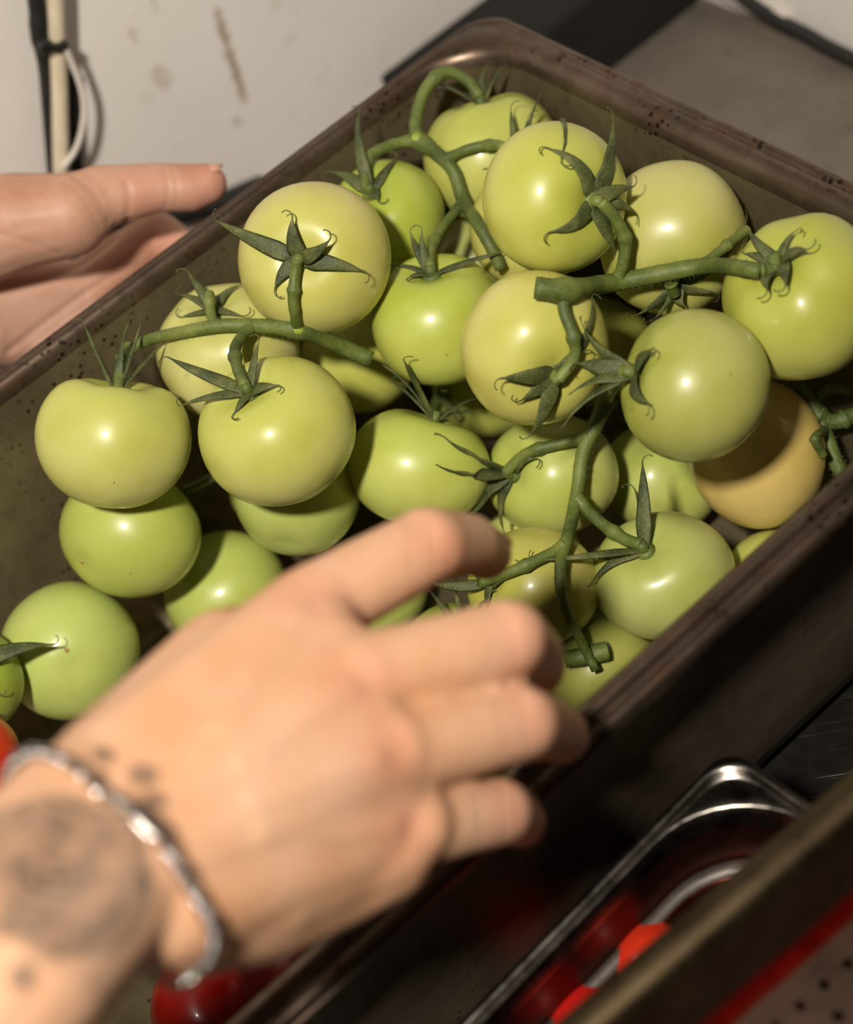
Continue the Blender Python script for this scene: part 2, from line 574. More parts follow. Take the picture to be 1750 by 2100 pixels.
for i in range(nx):
    for j in range(ny):
        cx, cy = x0 + mx + (i + .5) * px_, y0 + my + (j + .5) * py_
        ox = 0.2 * px_ * (1 if j % 2 else -1)
        vs_, fs_ = [], []
        for k in range(8):
            a = math.pi / 4 * k
            c_, s_ = math.cos(a), math.sin(a)
            m_ = max(abs(c_), abs(s_))
            vs_.append((cx + c_ / m_ * px_ / 2, cy + s_ / m_ * py_ / 2, zb))
        for k in range(8):
            a = math.pi / 4 * k
            vs_.append((cx + ox + math.cos(a) * .0017, cy + math.sin(a) * .0017, zb))
        for k in range(8):
            a = math.pi / 4 * k
            vs_.append((cx + ox + math.cos(a) * .0015, cy + math.sin(a) * .0015, zb - .0012))
        for k in range(8):
            q = (k + 1) % 8
            fs_.append((k, q, 8 + q, 8 + k)); fs_.append((8 + k, 8 + q, 16 + q, 16 + k))
        g.add(vs_, fs_)
g.make('perforated_base', MAT_TRAY_BASE, tray, smooth=False)

# ------------------------------------------------------------------ things behind the pan
A = on_plane(775, 155, 2, -0.1085)
g = Geo()
g.box((0, 0, 0), (0.185, 0.058, 0.0520))
o = g.make('black_box', MAT_BLACK, smooth=False)
o.location = (A.x - 0.185, A.y, TOPZ)
bv = o.modifiers.new('bevel', 'BEVEL'); bv.width = 0.003; bv.segments = 2
tag(o, 'low matt black box on the worktop behind the far corner of the large pan', 'box')

g = Geo()
pts = [on_plane(u, v, 1, WALLY + 0.0066) for u, v in ((180, 470), (260, 455), (330, 444), (400, 430), (450, 418), (540, 380))]
g.tube(catmull(pts, 16), 0.0065, 8)
tag(g.make('low_cable', MAT_CABLE), 'black cable along the wall just below the gripping thumb', 'cable')

WY = WALLY


def wall_path(pts, n, off):
    return [on_plane(u, v, 1, WY + off) for u, v in catmull(pts, n)]


g = Geo()
g.tube(wall_path([(66, -60), (78, 30), (86, 90), (96, 140), (104, 230), (112, 330), (120, 430)], 26, .007), [.0044 if not 4 < i < 9 else .0052 for i in range(26)], 10)
tag(g.make('black_cable', MAT_CABLE), 'thick black cable running down the dirty white wall at top left', 'cable')
g = Geo()
g.tube(wall_path([(112, -60), (116, 60), (122, 180), (124, 300), (128, 430)], 20, .0135), .0042, 10)
tag(g.make('cream_cable', MAT_CREAM), 'cream cable tied beside the thick black cable on the wall', 'cable')
g = Geo()
g.tube(wall_path([(148, 150), (152, 210), (156, 290), (162, 400)], 14, .0040), .0034, 8)
tag(g.make('thin_cable', MAT_CABLE), 'thin black cable half hidden behind the cream cable on the wall', 'cable')
tie = empty('cable_tie', on_plane(106, 94, 1, WY + .012))
tag(tie, 'black cable tie with a thin white looped strap around the wall cables', 'cable tie')
g = Geo()
g.tube([q - tie.location for q in wall_path([(80, 98), (92, 90), (108, 97), (124, 96), (136, 89)], 14, .0200)], .0024, 8)
g.ball(on_plane(94, 96, 1, WY + .017) - tie.location, .0042)
g.make('tie_band', MAT_CABLE, tie)
g = Geo()
g.tube([q - tie.location for q in wall_path([(134, 98), (150, 135), (166, 180), (172, 225), (166, 275), (152, 312), (128, 345)], 30, .019)], .0016, 8)
g.make('tie_strap', MAT_WHITE, tie)

g = Geo()
pts = [(1500, -25), (1545, 12), (1600, 45), (1655, 72), (1700, 98), (1780, 136)]
g.tube([on_plane(u, v, 0, -.193) for u, v in catmull(pts, 18)], .0042, 8)
tag(g.make('wall_cord', MAT_CABLE), 'short black cord at the foot of the back wall in the top right', 'cord')
g = Geo()
pts = [(1440, -50), (1510, -8), (1560, 22), (1612, 48)]
g.tube([on_plane(u, v, 0, -.1945) for u, v in catmull(pts, 18)], .0048, 8)
tag(g.make('white_trunking', MAT_WHITE), 'white cable trunking beside the black cord in the top right', 'trunking')


# ------------------------------------------------------------------ tomatoes
# centre x, y, z and half sizes across and along the picture's vertical, in metres
TOM = {
    1: (0.2639, 0.0655, -0.0151, 0.0309, 0.0264),
    2: (0.2767, 0.0567, -0.0681, 0.0302, 0.0277),
    3: (0.2165, 0.1160, -0.0174, 0.0309, 0.0295),
    4: (0.2146, 0.0969, -0.0694, 0.0270, 0.0282),
    45: (0.2055, 0.0570, -0.1018, 0.0267, 0.0273),
    5: (0.2561, 0.0620, -0.1291, 0.0279, 0.0282),
    6: (0.3264, 0.0592, -0.0981, 0.0293, 0.0299),
    7: (0.3683, 0.0629, -0.0702, 0.0238, 0.0230),
    8: (0.3869, 0.1014, -0.0699, 0.0207, 0.0221),
    9: (0.1573, 0.0765, 0.0064, 0.0309, 0.0305),
    10: (0.2009, 0.0542, -0.0239, 0.0301, 0.0289),
    11: (0.1481, 0.0534, -0.0743, 0.0257, 0.0244),
    12: (0.1302, 0.1071, -0.0334, 0.0272, 0.0276),
    13: (0.1082, 0.0500, -0.0231, 0.0249, 0.0255),
    14: (0.0541, 0.0581, -0.0250, 0.0303, 0.0288),
    15: (0.0877, 0.1523, 0.0226, 0.0275, 0.0285),
    16: (0.0752, 0.1058, -0.0268, 0.0249, 0.0249),
    165: (0.0767, 0.0520, -0.0766, 0.0235, 0.0235),
    17: (0.0533, 0.1730, -0.0150, 0.0289, 0.0302),
    18: (0.0529, 0.2409, -0.0093, 0.0285, 0.0303),
    19: (0.1301, 0.1774, -0.0080, 0.0283, 0.0290),
    20: (0.0604, 0.1075, -0.1130, 0.0254, 0.0254),
    21: (0.1068, 0.2395, -0.0099, 0.0262, 0.0276),
    22: (0.0708, 0.2194, -0.0960, 0.0272, 0.0308),
    23: (0.1732, 0.1290, -0.0722, 0.0300, 0.0247),
    24: (0.0963, 0.0625, -0.1308, 0.0266, 0.0259),
    25: (0.1325, 0.1622, -0.0921, 0.0275, 0.0256),
    26: (0.0875, 0.1715, -0.1322, 0.0260, 0.0239),
    27: (0.1359, 0.2295, -0.1020, 0.0284, 0.0257),
    28: (0.1759, 0.1981, -0.0941, 0.0265, 0.0243),
    29: (0.0960, 0.2481, -0.1346, 0.0230, 0.0224),
    30: (0.2086, 0.1120, -0.1330, 0.0241, 0.0241),
    32: (0.1733, 0.2234, -0.1335, 0.0238, 0.0238),
    33: (0.2085, 0.1703, -0.1336, 0.0236, 0.0234),
    34: (0.1518, 0.1539, -0.1344, 0.0229, 0.0229),
    35: (0.3733, 0.2209, -0.1328, 0.0249, 0.0240),
    36: (0.3417, 0.2442, -0.1119, 0.0223, 0.0218),
}
# number: stem axis (right, up, towards the viewer), colour, lobes, seed, label
PALE, YEL, LIME = srgb(203, 202, 122), srgb(206, 200, 124), srgb(184, 196, 86)
INFO = {
    1: ((.04, .93, .30), srgb(198, 202, 112), .035, 'heart shaped green tomato with upright stem beside the left pan wall'),
    2: ((.60, .50, -.60), srgb(176, 192, 84), .015, 'green tomato pressed underneath the heart shaped tomato'),
    3: ((-.34, .47, .80), srgb(201, 204, 112), .012, 'round green tomato with curved stem right of the heart shaped tomato'),
    4: ((.1, .8, -.5), srgb(178, 196, 98), .015, 'green tomato tucked under the round tomato with curved stem, above the wrist'),
    45: ((.3, .8, -.5), srgb(176, 192, 100), .012, 'sliver of a green tomato at the left side of the stacked pair'),
    5: ((.2, -.5, -.8), srgb(180, 198, 92), .02, 'green tomato half hidden behind the back of the reaching hand'),
    6: ((-.25, .15, -.95), srgb(184, 204, 104), .015, 'single green tomato with a blossom scar low by the left pan wall'),
    7: ((.35, .45, .8), srgb(150, 172, 56), .012, 'deeper green tomato cut off by the left picture edge'),
    8: ((-.3, .4, .8), srgb(200, 60, 30), .01, 'red tomato at the left picture edge above the bracelet'),
    9: ((-.16, .02, .98), srgb(212, 206, 128), .012, 'large pale tomato wearing a star shaped calyx facing up, near the left rim'),
    10: ((-.2, .75, .62), srgb(206, 204, 134), .03, 'pale tomato under the vine between star topped and heart shaped tomatoes'),
    11: ((.2, .6, -.7), srgb(186, 194, 84), .012, 'shaded green tomato under the cut end of the left vine'),
    12: ((-.08, .72, .68), srgb(186, 198, 86), .02, 'bright green tomato with dark calyx in the middle of the pile'),
    13: ((-.30, .42, .85), srgb(176, 192, 76), .012, 'small green tomato below the top vine by the left rim'),
    14: ((-.12, .86, .48), srgb(190, 196, 100), .03, 'tomato in the far corner of the pan with an arched stem'),
    15: ((.50, .02, .86), srgb(192, 196, 92), .012, 'tomato with a dark star calyx on its right side, topmost at the back'),
    16: ((-.1, .95, .25), srgb(196, 196, 104), .02, 'pale tomato wedged behind the topmost star calyx tomato'),
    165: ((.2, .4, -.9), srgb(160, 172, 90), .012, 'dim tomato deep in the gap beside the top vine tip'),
    17: ((.05, -.6, .8), srgb(188, 188, 112), .03, 'wide dull green tomato touching the shadow on the far pan wall'),
    18: ((-.30, .45, .85), srgb(178, 184, 84), .04, 'ribbed green tomato at the right picture edge with a vine end on it'),
    19: ((.26, -.36, .9), srgb(204, 200, 112), .015, 'pale tomato with ragged dark calyx beneath the right cut vine'),
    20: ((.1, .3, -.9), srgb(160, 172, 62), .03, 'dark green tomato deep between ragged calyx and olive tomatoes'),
    21: ((-.92, .18, .34), srgb(166, 172, 88), .012, 'smooth olive green tomato lying on top with calyx at its left'),
    22: ((.75, .4, -.4), srgb(216, 190, 112), .01, 'yellowish peach tomato beside the near pan rim'),
    23: ((.22, .93, .28), srgb(190, 202, 98), .02, 'broad green tomato just above the index finger'),
    24: ((.1, .4, -.9), srgb(182, 194, 84), .015, 'green tomato showing behind the calyx of the broad tomato'),
    25: ((-.58, .05, .8), srgb(190, 200, 112), .02, 'green tomato with a spidery calyx crossed by the long vine'),
    26: ((.25, .92, .2), srgb(178, 192, 98), .06, 'creased green tomato beneath the olive green tomato'),
    27: ((-.25, .36, .9), srgb(182, 190, 118), .015, 'pale green tomato with long sepals against the near rim'),
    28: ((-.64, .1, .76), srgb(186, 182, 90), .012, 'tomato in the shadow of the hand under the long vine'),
    29: ((.2, .2, -.9), srgb(186, 192, 92), .012, 'tomato peeking out between peach tomato and the near rim'),
    30: ((.2, .5, -.8), srgb(182, 200, 100), .012, 'green tomato seen between index and middle finger'),
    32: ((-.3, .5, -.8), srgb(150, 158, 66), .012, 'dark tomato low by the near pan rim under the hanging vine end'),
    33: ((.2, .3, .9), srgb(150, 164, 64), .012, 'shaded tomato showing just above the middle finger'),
    34: ((.2, .5, -.8), srgb(184, 194, 104), .012, 'small patch of tomato visible at the index fingertip'),
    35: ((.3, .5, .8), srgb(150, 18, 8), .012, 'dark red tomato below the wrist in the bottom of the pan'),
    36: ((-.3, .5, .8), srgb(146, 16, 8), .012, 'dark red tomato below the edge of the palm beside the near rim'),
}
CALPX = {1: (247, 778), 3: (515, 808), 9: (617, 532), 10: (440, 642), 12: (885, 570), 13: (764, 398), 14: (984, 208), 15: (1213, 412), 17: (1385, 585), 18: (1600, 542),
         19: (1135, 766), 21: (1302, 765), 16: (1072, 356), 23: (895, 850), 25: (1055, 972), 27: (1324, 1130), 28: (1008, 1196)}   # where each visible stem end shows
TB = {}            # number -> dict(object, centre, calyx point, calyx normal)
bv_v, bv_f = [], []


def camvec(a):
    v = RIGHT * a[0] - DOWN * a[1] - FWD * a[2]
    return v.normalized()


def tomato_shape(k, axis_c, NU, NV):
    x, y, z, rx, ry = TOM[k]
    lobe = INFO[k][2]
    c = Vector((x, y, z))
    ax = camvec(axis_c)
    s1 = ax.orthogonal().normalized()
    s2 = ax.cross(s1)
    rnd = random.Random(k * 13 + 1)
    nl = rnd.choice((5, 6, 4))
    ph0 = rnd.random() * 6.28
    pts, sv, faces = [], [], []
    dim = 0.38 if k == 1 else 0.30 if k in (12, 14, 18, 23, 26) else 0.22
    for j in range(NV + 1):
        th = math.pi * j / NV
        for i in range(NU):
            ph = 2 * math.pi * i / NU
            r = 1 - dim * math.exp(-(th / .40) ** 2) - .05 * math.exp(-((math.pi - th) / .22) ** 2)
            r *= 1 + lobe * (0.35 + 0.65 * math.cos(th / 2) ** 2) * math.sin(th) ** .8 * (math.cos(nl * ph + ph0) * .7 + .6 * math.cos(2 * ph + 2 * ph0))
            if k == 1: r *= 1 + .27 * math.cos(th)
            if k == 27: r *= 1 + .03 * math.cos(th)
            p = s1 * (r * math.sin(th) * math.cos(ph)) + s2 * (r * math.sin(th) * math.sin(ph)) + ax * (r * math.cos(th) * .93)
            pts.append(p); sv.append(max(0.0, math.cos(th / 2) ** 2))
    for j in range(NV):
        for i in range(NU):
            a, b_ = j * NU + i, j * NU + (i + 1) % NU
            faces.append((a, a + NU, b_ + NU, b_))
    fr, up, tw = RIGHT, -DOWN, -FWD
    R_ = [p.dot(fr) for p in pts]; U_ = [p.dot(up) for p in pts]; T_ = [p.dot(tw) for p in pts]
    rz = (rx + ry) / 2
    def norm(a, half):
        lo, hi = min(a), max(a); m = (lo + hi) / 2; s = 2 * half / (hi - lo)
        return [(q - m) * s for q in a]
    R_, U_, T_ = norm(R_, rx), norm(U_, ry), norm(T_, rz * .94)
    P = [fr * a + up * b_ + tw * d for a, b_, d in zip(R_, U_, T_)]
    return P, sv, faces, ax


def build_tomato(k):
    x, y, z, rx, ry = TOM[k]
    axis_c, colr, lobe, label = INFO[k]
    c = Vector((x, y, z))
    rz = (rx + ry) / 2
    if k in CALPX:
        a = Vector(axis_c).normalized()
        for it in range(7):
            P = tomato_shape(k, a, 12, 16)[0]
            u, v, t = pix(P[0] + c)
            rp = rz * FPX / t
            a.x += .7 * (CALPX[k][0] - u) / rp
            a.y -= .7 * (CALPX[k][1] - v) / rp
            a.normalize()
            a.z = max(a.z, .12)
            a.normalize()
        axis_c = tuple(a)
    NU = 48
    P, sv, faces, ax = tomato_shape(k, axis_c, NU, 30)
    red = k in (8, 35, 36)
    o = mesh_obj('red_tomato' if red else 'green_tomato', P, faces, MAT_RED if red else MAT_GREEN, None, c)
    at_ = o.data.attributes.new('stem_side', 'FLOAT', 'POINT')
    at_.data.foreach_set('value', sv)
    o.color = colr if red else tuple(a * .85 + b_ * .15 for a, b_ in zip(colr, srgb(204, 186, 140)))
    tag(o, label, 'tomato', 'red tomatoes in the large pan' if red else 'green tomatoes in the large pan')
    off = len(bv_v)
    bv_v.extend([p + c for p in P]); bv_f.extend([tuple(i + off for i in f) for f in faces])
    TB[k] = dict(o=o, c=c, cal=P[0] + c, n=(P[0] - (P[NU * 6] + P[NU * 6 + 12] + P[NU * 6 + 24] + P[NU * 6 + 36]) / 4 * .2).normalized(), ax=ax, r=rz,
                 bl=P[-1] + c)
    return o


for k in INFO: build_tomato(k)
BV = BVHTree.FromPolygons(bv_v, bv_f)


def surf_t(u, v):
    d = (RIGHT * ((u - 875) / FPX) + DOWN * ((v - 1050) / FPX) + FWD)
    dn = d.normalized()
    hit = BV.ray_cast(CAM, dn)
    if hit[0] is None: return None
    return (hit[0] - CAM).dot(FWD)


def push_out(p, gap):
    near = BV.find_nearest(p)
    if near[0] is None: return p
    q, nrm = near[0], near[1]
    d = p - q
    s = d.dot(nrm)
    if s < gap and d.length < 0.02: return q + nrm * gap
    return p


# sepals: tip pixel, lift of the tip above the tomato in mm, width in mm
SEP = {
    1: [(172, 662, 6, 3.4), (268, 652, 10, 4.2), (338, 702, 4, 3.4), (288, 664, 4, 2.6), (205, 735, 3, 3)],
    3: [(346, 733, 6, 6.0), (372, 832, 5, 5.0), (532, 698, 8, 4.5), (568, 790, 4, 7), (480, 850, 1, 5)],
    9: [(443, 452, 5, 7.5), (600, 446, 6, 7.5), (676, 492, 7, 6.5), (748, 557, 3, 8), (564, 592, 2, 7)],
    10: [(366, 604, 6, 5), (384, 556, 8, 5), (492, 585, 5, 6), (498, 648, 4, 4.5), (372, 650, 3, 4)],
    12: [(808, 545, 7, 4.5), (866, 474, 12, 4.5), (1032, 518, 5, 5), (842, 478, 10, 5), (838, 570, 4, 6)],
    13: [(738, 226, 8, 6), (680, 352, 5, 7), (814, 322, 5, 5.5), (776, 412, 3, 6)],
    14: [(890, 168, 6, 5), (996, 140, 5, 5), (1036, 140, 6, 5), (950, 168, 4, 5), (1010, 170, 4, 5)],
    15: [(1122, 303, 2, 7.5), (1258, 240, 4, 8), (1296, 384, 8, 7), (1128, 476, 1.5, 8), (1262, 512, 2, 7.5), (1302, 436, 6, 6)],
    17: [(1306, 646, 4, 5), (1405, 628, 8, 8), (1468, 600, 4, 6), (1530, 455, 5, 4.5), (1340, 655, 6, 3)],
    18: [(1632, 474, 5, 4.5), (1655, 512, 9, 7), (1574, 594, 8, 8), (1612, 586, 8, 7), (1528, 520, 4, 6), (1535, 470, 5, 5)],
    19: [(1028, 776, 8, 9), (1068, 822, 4, 8), (1088, 892, 6, 8), (1214, 610, 5, 5), (1200, 720, 4, 6)],
    21: [(1196, 668, 6, 6), (1338, 716, 7, 9), (1328, 826, 7, 9), (1160, 868, 6, 6), (1186, 745, 9, 9), (1180, 800, 8, 8)],
    23: [(766, 738, 7, 4), (828, 738, 9, 5), (802, 782, 5, 4), (976, 818, 6, 5), (986, 846, 5, 4)],
    25: [(910, 896, 5, 5), (900, 956, 4, 6), (960, 1056, 3, 7), (1034, 1092, 3, 6.5), (1100, 940, 4, 6)],
    27: [(1318, 948, 9, 7), (1300, 1000, 8, 5), (1232, 1146, 3, 6), (1212, 1198, 2, 6), (1100, 1150, 4, 4)],
    28: [(876, 1190, 4, 5), (1058, 1172, 3, 7), (1000, 1250, 2, 6), (960, 1160, 3, 5)],
    7: [(108, 1322, 4, 8), (-60, 1280, 4, 6), (-90, 1380, 3, 6), (-10, 1420, 3, 6)],
    16: [(1048, 222, 8, 4.5), (1106, 200, 8, 4.5), (1084, 240, 5, 3.5), (1000, 345, 3, 5), (1150, 330, 3, 4)],
    33: [(880, 1210, 3, 5), (1000, 1222, 3, 4), (930, 1195, 5, 4), (900, 1290, 2, 5)],
}


def build_calyx(k):
    T = TB[k]
    o, c, cal, n = T['o'], T['c'], T['cal'], T['n']
    g = Geo()
    up = T['ax']
    zq = Vector((0, 0, 1)).rotation_difference(up).to_matrix()
    g.ball(cal + up * .0012 - c, .0042, 12, 8, (1, 1, .5), zq)
    g.tube([cal + up * .001 - c, cal + up * .004 - c, cal + up * .0065 - c], [.0030, .0024, .0021], 8)
    cx = g.make('calyx', MAT_VINE, o)
    rnd = random.Random(k)
    for (u, v, lift, w) in SEP[k]:
        start = cal + up * .0014
        tc = pix(start)[2]
        # depth of the tip: on this tomato where it covers the pixel, else beside it
        d = (RIGHT * ((u - 875) / FPX) + DOWN * ((v - 1050) / FPX) + FWD)
        s = surf_t(u, v)
        tm = tc + .012 if (s is None or s > tc + .02) else s
        tip = at(u, v, tm - lift * .001)
        mid = (start + tip) / 2
        L = (tip - start).length
        out = ((mid - c).normalized() * .75 + up * .5).normalized()
        c1 = start + (tip - start) * .30 + out * L * .16
        c2 = start + (tip - start) * .72 + out * L * .10
        N = 14
        path, wid, nr = [], [], []
        bend = (tip - start).cross(out).normalized() * L * rnd.uniform(-.10, .10)
        for i in range(N):
            q = i / (N - 1)
            p = (1 - q) ** 3 * start + 3 * (1 - q) ** 2 * q * c1 + 3 * (1 - q) * q * q * c2 + q ** 3 * tip
            p = p + bend * math.sin(q * math.pi)
            p = push_out(p, .0011)
            path.append(p)
            wid.append(w * .0005 * (0.55 + .75 * q * 3 if q < .2 else max(.10, (1 - ((q - .2) / .8) ** 1.25))) )
            nr.append((p - c).normalized())
        # the dry tip curls back
        e = (path[-1] - path[-2]).normalized()
        sgn = rnd.choice((-1, 1)); side = e.cross(nr[-1]).normalized() * sgn
        for j in range(1, 6):
            a = j * .55
            p = path[N - 1] + (e * math.sin(a) + side * (1 - math.cos(a))) * .0022 + nr[-1] * .0002 * j
            path.append(p); wid.append(.00026); nr.append(nr[-1])
        g = Geo()
        g.tube([p - c for p in path], wid, 8, True, (1.0, .00055, nr))
        g.make('sepal', MAT_SEPAL, cx)


for k in SEP: build_calyx(k)

for k in (6, 2):
    T = TB[k]
    g = Geo()
    u, v = {6: (137, 1333), 2: (168, 1152)}[k]
    p = at(u, v, surf_t(u, v))
    nr = (p - T['c']).normalized()
    g.ball(p - T['c'], .0011, 10, 6, (1, 1, .6), Vector((0, 0, 1)).rotation_difference(nr).to_matrix())
    g.make('blossom_scar', MAT_SCAR, T['o'])


# ------------------------------------------------------------------ vines
def vine_path(ctrl, lift, rad, n=40, start=None, end=None, depth=None):
    """tube over the tomatoes under the given picture curve, from the point start to the calyx of tomato end"""
    ctrl = list(ctrl)
    e = None
    if end is not None:
        T = TB[end]
        e = T['cal'] + T['ax'] * .0058
        ctrl[-1] = pix(e)[:2]
    if start is not None: ctrl[0] = pix(start)[:2]
    uv = catmull(ctrl, n)
    if depth: return [at(u, v, depth[0] + (depth[1] - depth[0]) * i / (n - 1)) for i, (u, v) in enumerate(uv)]
    ts = np.array([surf_t(u, v) or 9.0 for u, v in uv]) - lift - rad
    good = ts < 5
    t0 = pix(start)[2] if start is not None else (np.median(ts[good][:8]) if good.any() else .7)
    t1 = pix(e)[2] if e is not None else (np.median(ts[good][-6:]) if good.any() else t0)
    f = np.linspace(0, 1, n)
    ref = t0 + (t1 - t0) * f
    if start is None and end is None:
        b0 = np.median(ts[good]) if good.any() else t0
        ref = np.full(n, b0 + .012)
    else:
        ts = np.where((f < .15) & (start is not None), np.maximum(ts, ref), ts)
        if e is not None: ts = np.where(f > .80, np.maximum(ts, ref), ts)
    ts = np.minimum(ts, ref)
    if start is not None: ts = np.maximum(ts, ref - .014)
    m = ts.copy()
    ker = np.exp(-np.linspace(-1.6, 1.6, 9) ** 2); ker /= ker.sum()
    for _ in range(4):
        m = np.convolve(np.pad(m, 4, mode='edge'), ker, 'valid')
        m = np.minimum(m, ts)
    m = np.convolve(np.pad(m, 4, mode='edge'), ker, 'valid')
    if start is not None: m = m + (t0 - m[0]) * np.clip(1 - f / .25, 0, 1)
    if e is not None: m = m + (t1 - m[-1]) * np.clip((f - .75) / .25, 0, 1)
    return [at(u, v, t) for (u, v), t in zip(uv, m)]


def nearest_on(path, u, v):
    return min(path, key=lambda p: (pix(p)[0] - u) ** 2 + (pix(p)[1] - v) ** 2)


def build_vine(label, main, r0, r1, branches, joints, lift=.002, depth=None):
    P = vine_path(main, lift, r0, depth=depth)
    org = P[0].copy()
    e = empty('tomato_vine', org)
    tag(e, label, 'vine', 'vine stems among the green tomatoes')
    n = len(P)
    rad = []
    for i, p in enumerate(P):
        r = r0 + (r1 - r0) * i / (n - 1)
        for (ju, jv) in joints:
            a, b_, _ = pix(p)
            r *= 1 + .38 * math.exp(-(((a - ju) ** 2 + (b_ - jv) ** 2) / 22 ** 2))
        rad.append(r * (1 + .05 * noise.noise(p * 300)))
    g = Geo(); g.tube([p - org for p in P], rad, 12)
    st = g.make('main_stem', MAT_VINE, e)
    for (ctrl, endk, r) in branches:
        s = nearest_on(P, *ctrl[0])
        B = vine_path(ctrl, .0015, r, 34, s, endk)
        m = len(B)
        rr = [r * (1.45 - .45 * min(1, i / 5)) * (1 + .30 * math.exp(-((i - m * .5) / 1.6) ** 2)) * (1 + .05 * noise.noise(B[i] * 300)) for i in range(m)]
        g = Geo(); g.tube([p - org for p in B], rr, 10)
        g.make('side_stem', MAT_VINE, e)
    for (ju, jv) in joints:
        p = nearest_on(P, ju, jv)
        g = Geo()
        g.ball(p - org - FWD * .0016, .0030, 10, 8)
        j = g.make('stem_joint', MAT_JOINT, e)
        j['label'] = 'pale yellow swelling'
    # short hairs along the stem, far too many to count
    rnd = random.Random(len(label))
    hg = Geo()
    for i in range(260):
        q = rnd.random() * (n - 2); a = int(q)
        p = P[a].lerp(P[a + 1], q - a)
        d = (P[a + 1] - P[a]).normalized()
        ang = rnd.random() * 6.28
        s1 = d.orthogonal().normalized(); s2 = d.cross(s1)
        nrm = s1 * math.cos(ang) + s2 * math.sin(ang)
        b0 = p + nrm * rad[a] * .95 - org
        b1 = b0 + nrm * rnd.uniform(.0010, .0022) + d * rnd.uniform(-.0005, .0005)
        w = d * .00007
        hg.add([b0 - w, b0 + w, b1], [(0, 1, 2)])
    h = hg.make('stem_hairs', MAT_SEPAL, e)
    h['kind'] = 'stuff'
    return e


build_vine('green vine with a slanted cut end linking star topped and heart shaped tomatoes',
           [(762, 738), (690, 706), (610, 676), (520, 668), (450, 668), (380, 680), (310, 695), (266, 714)], .0035, .0022,
           [([(266, 714), (252, 735), (248, 768)], 1, .0024), ([(608, 672), (602, 620), (604, 575), (616, 535)], 9, .0022),
            ([(512, 672), (484, 710), (486, 750), (510, 800)], 3, .0023), ([(446, 664), (432, 640), (430, 605), (440, 640)], 10, .0021)],
           [(608, 676)])
build_vine('brownish green vine arching over the far corner of the pan',
           [(1028, 552), (1004, 500), (975, 450), (950, 410), (930, 350), (890, 310), (856, 286)], .0026, .0032,
           [([(856, 286), (852, 250), (872, 185), (915, 148), (958, 165), (984, 200)], 14, .0026), ([(856, 288), (800, 298), (756, 325), (750, 380), (764, 398)], 13, .0024),
            ([(916, 328), (955, 308), (1000, 298), (1034, 302), (1060, 330)], 16, .0022), ([(950, 415), (905, 470), (886, 510), (885, 555)], 12, .0021)],
           [(858, 288)])
build_vine('thick green vine with blunt cut end pointing left over the ragged calyx',
           [(1098, 590), (1160, 596), (1230, 584), (1300, 572), (1380, 556), (1450, 545), (1510, 548), (1560, 556)], .0040, .0028,
           [([(1262, 584), (1278, 540), (1282, 490), (1262, 448), (1222, 414)], 15, .0023), ([(1152, 598), (1158, 640), (1176, 690), (1178, 735), (1142, 765)], 19, .0023),
            ([(1360, 562), (1376, 580), (1388, 600)], 17, .0022), ([(1556, 556), (1585, 552), (1604, 542)], 18, .0025), ([(1440, 545), (1490, 505), (1535, 470)], None, .0020)],
           [(1158, 598)], .004)
build_vine('long dark vine running down past the fingertips towards the near rim',
           [(1250, 806), (1222, 870), (1196, 930), (1186, 1000), (1170, 1080), (1150, 1160), (1156, 1240), (1190, 1310), (1222, 1374)], .0034, .0018,
           [([(1206, 895), (1140, 912), (1080, 930), (1034, 950)], 25, .0023), ([(1180, 1030), (1230, 1070), (1280, 1105), (1318, 1130)], 27, .0025),
            ([(1160, 1120), (1110, 1145), (1050, 1172), (1004, 1198)], 28, .0023), ([(1240, 820), (1262, 790), (1290, 770)], 21, .0022)],
           [(1248, 812)], .004)
build_vine('short tangle of vine between the peach tomato and the far right pan wall',
           [(1640, 790), (1668, 830), (1690, 880), (1712, 940), (1730, 980)], .0034, .0030,
           [([(1676, 850), (1710, 865), (1750, 852), (1790, 840)], None, .0034), ([(1668, 830), (1700, 800), (1745, 800)], None, .0020), ([(1690, 885), (1672, 900), (1690, 935)], None, .0018)], [])
build_vine('cut vine stub in the shadow beside the near pan rim',
           [(1160, 1352), (1200, 1345), (1246, 1334)], .0034, .0040, [], [])
build_vine('dark vine stems rising behind the broad green tomato above the fingers',
           [(888, 850), (898, 822), (912, 790)], .0032, .0026, [([(904, 815), (925, 835), (945, 860)], None, .0022)], [], .001)
build_vine('bit of green vine in the gap right of the pressed tomato',
           [(380, 1004), (405, 994), (432, 980), (470, 955)], .0021, .0019, [], [], depth=(.748, .742))


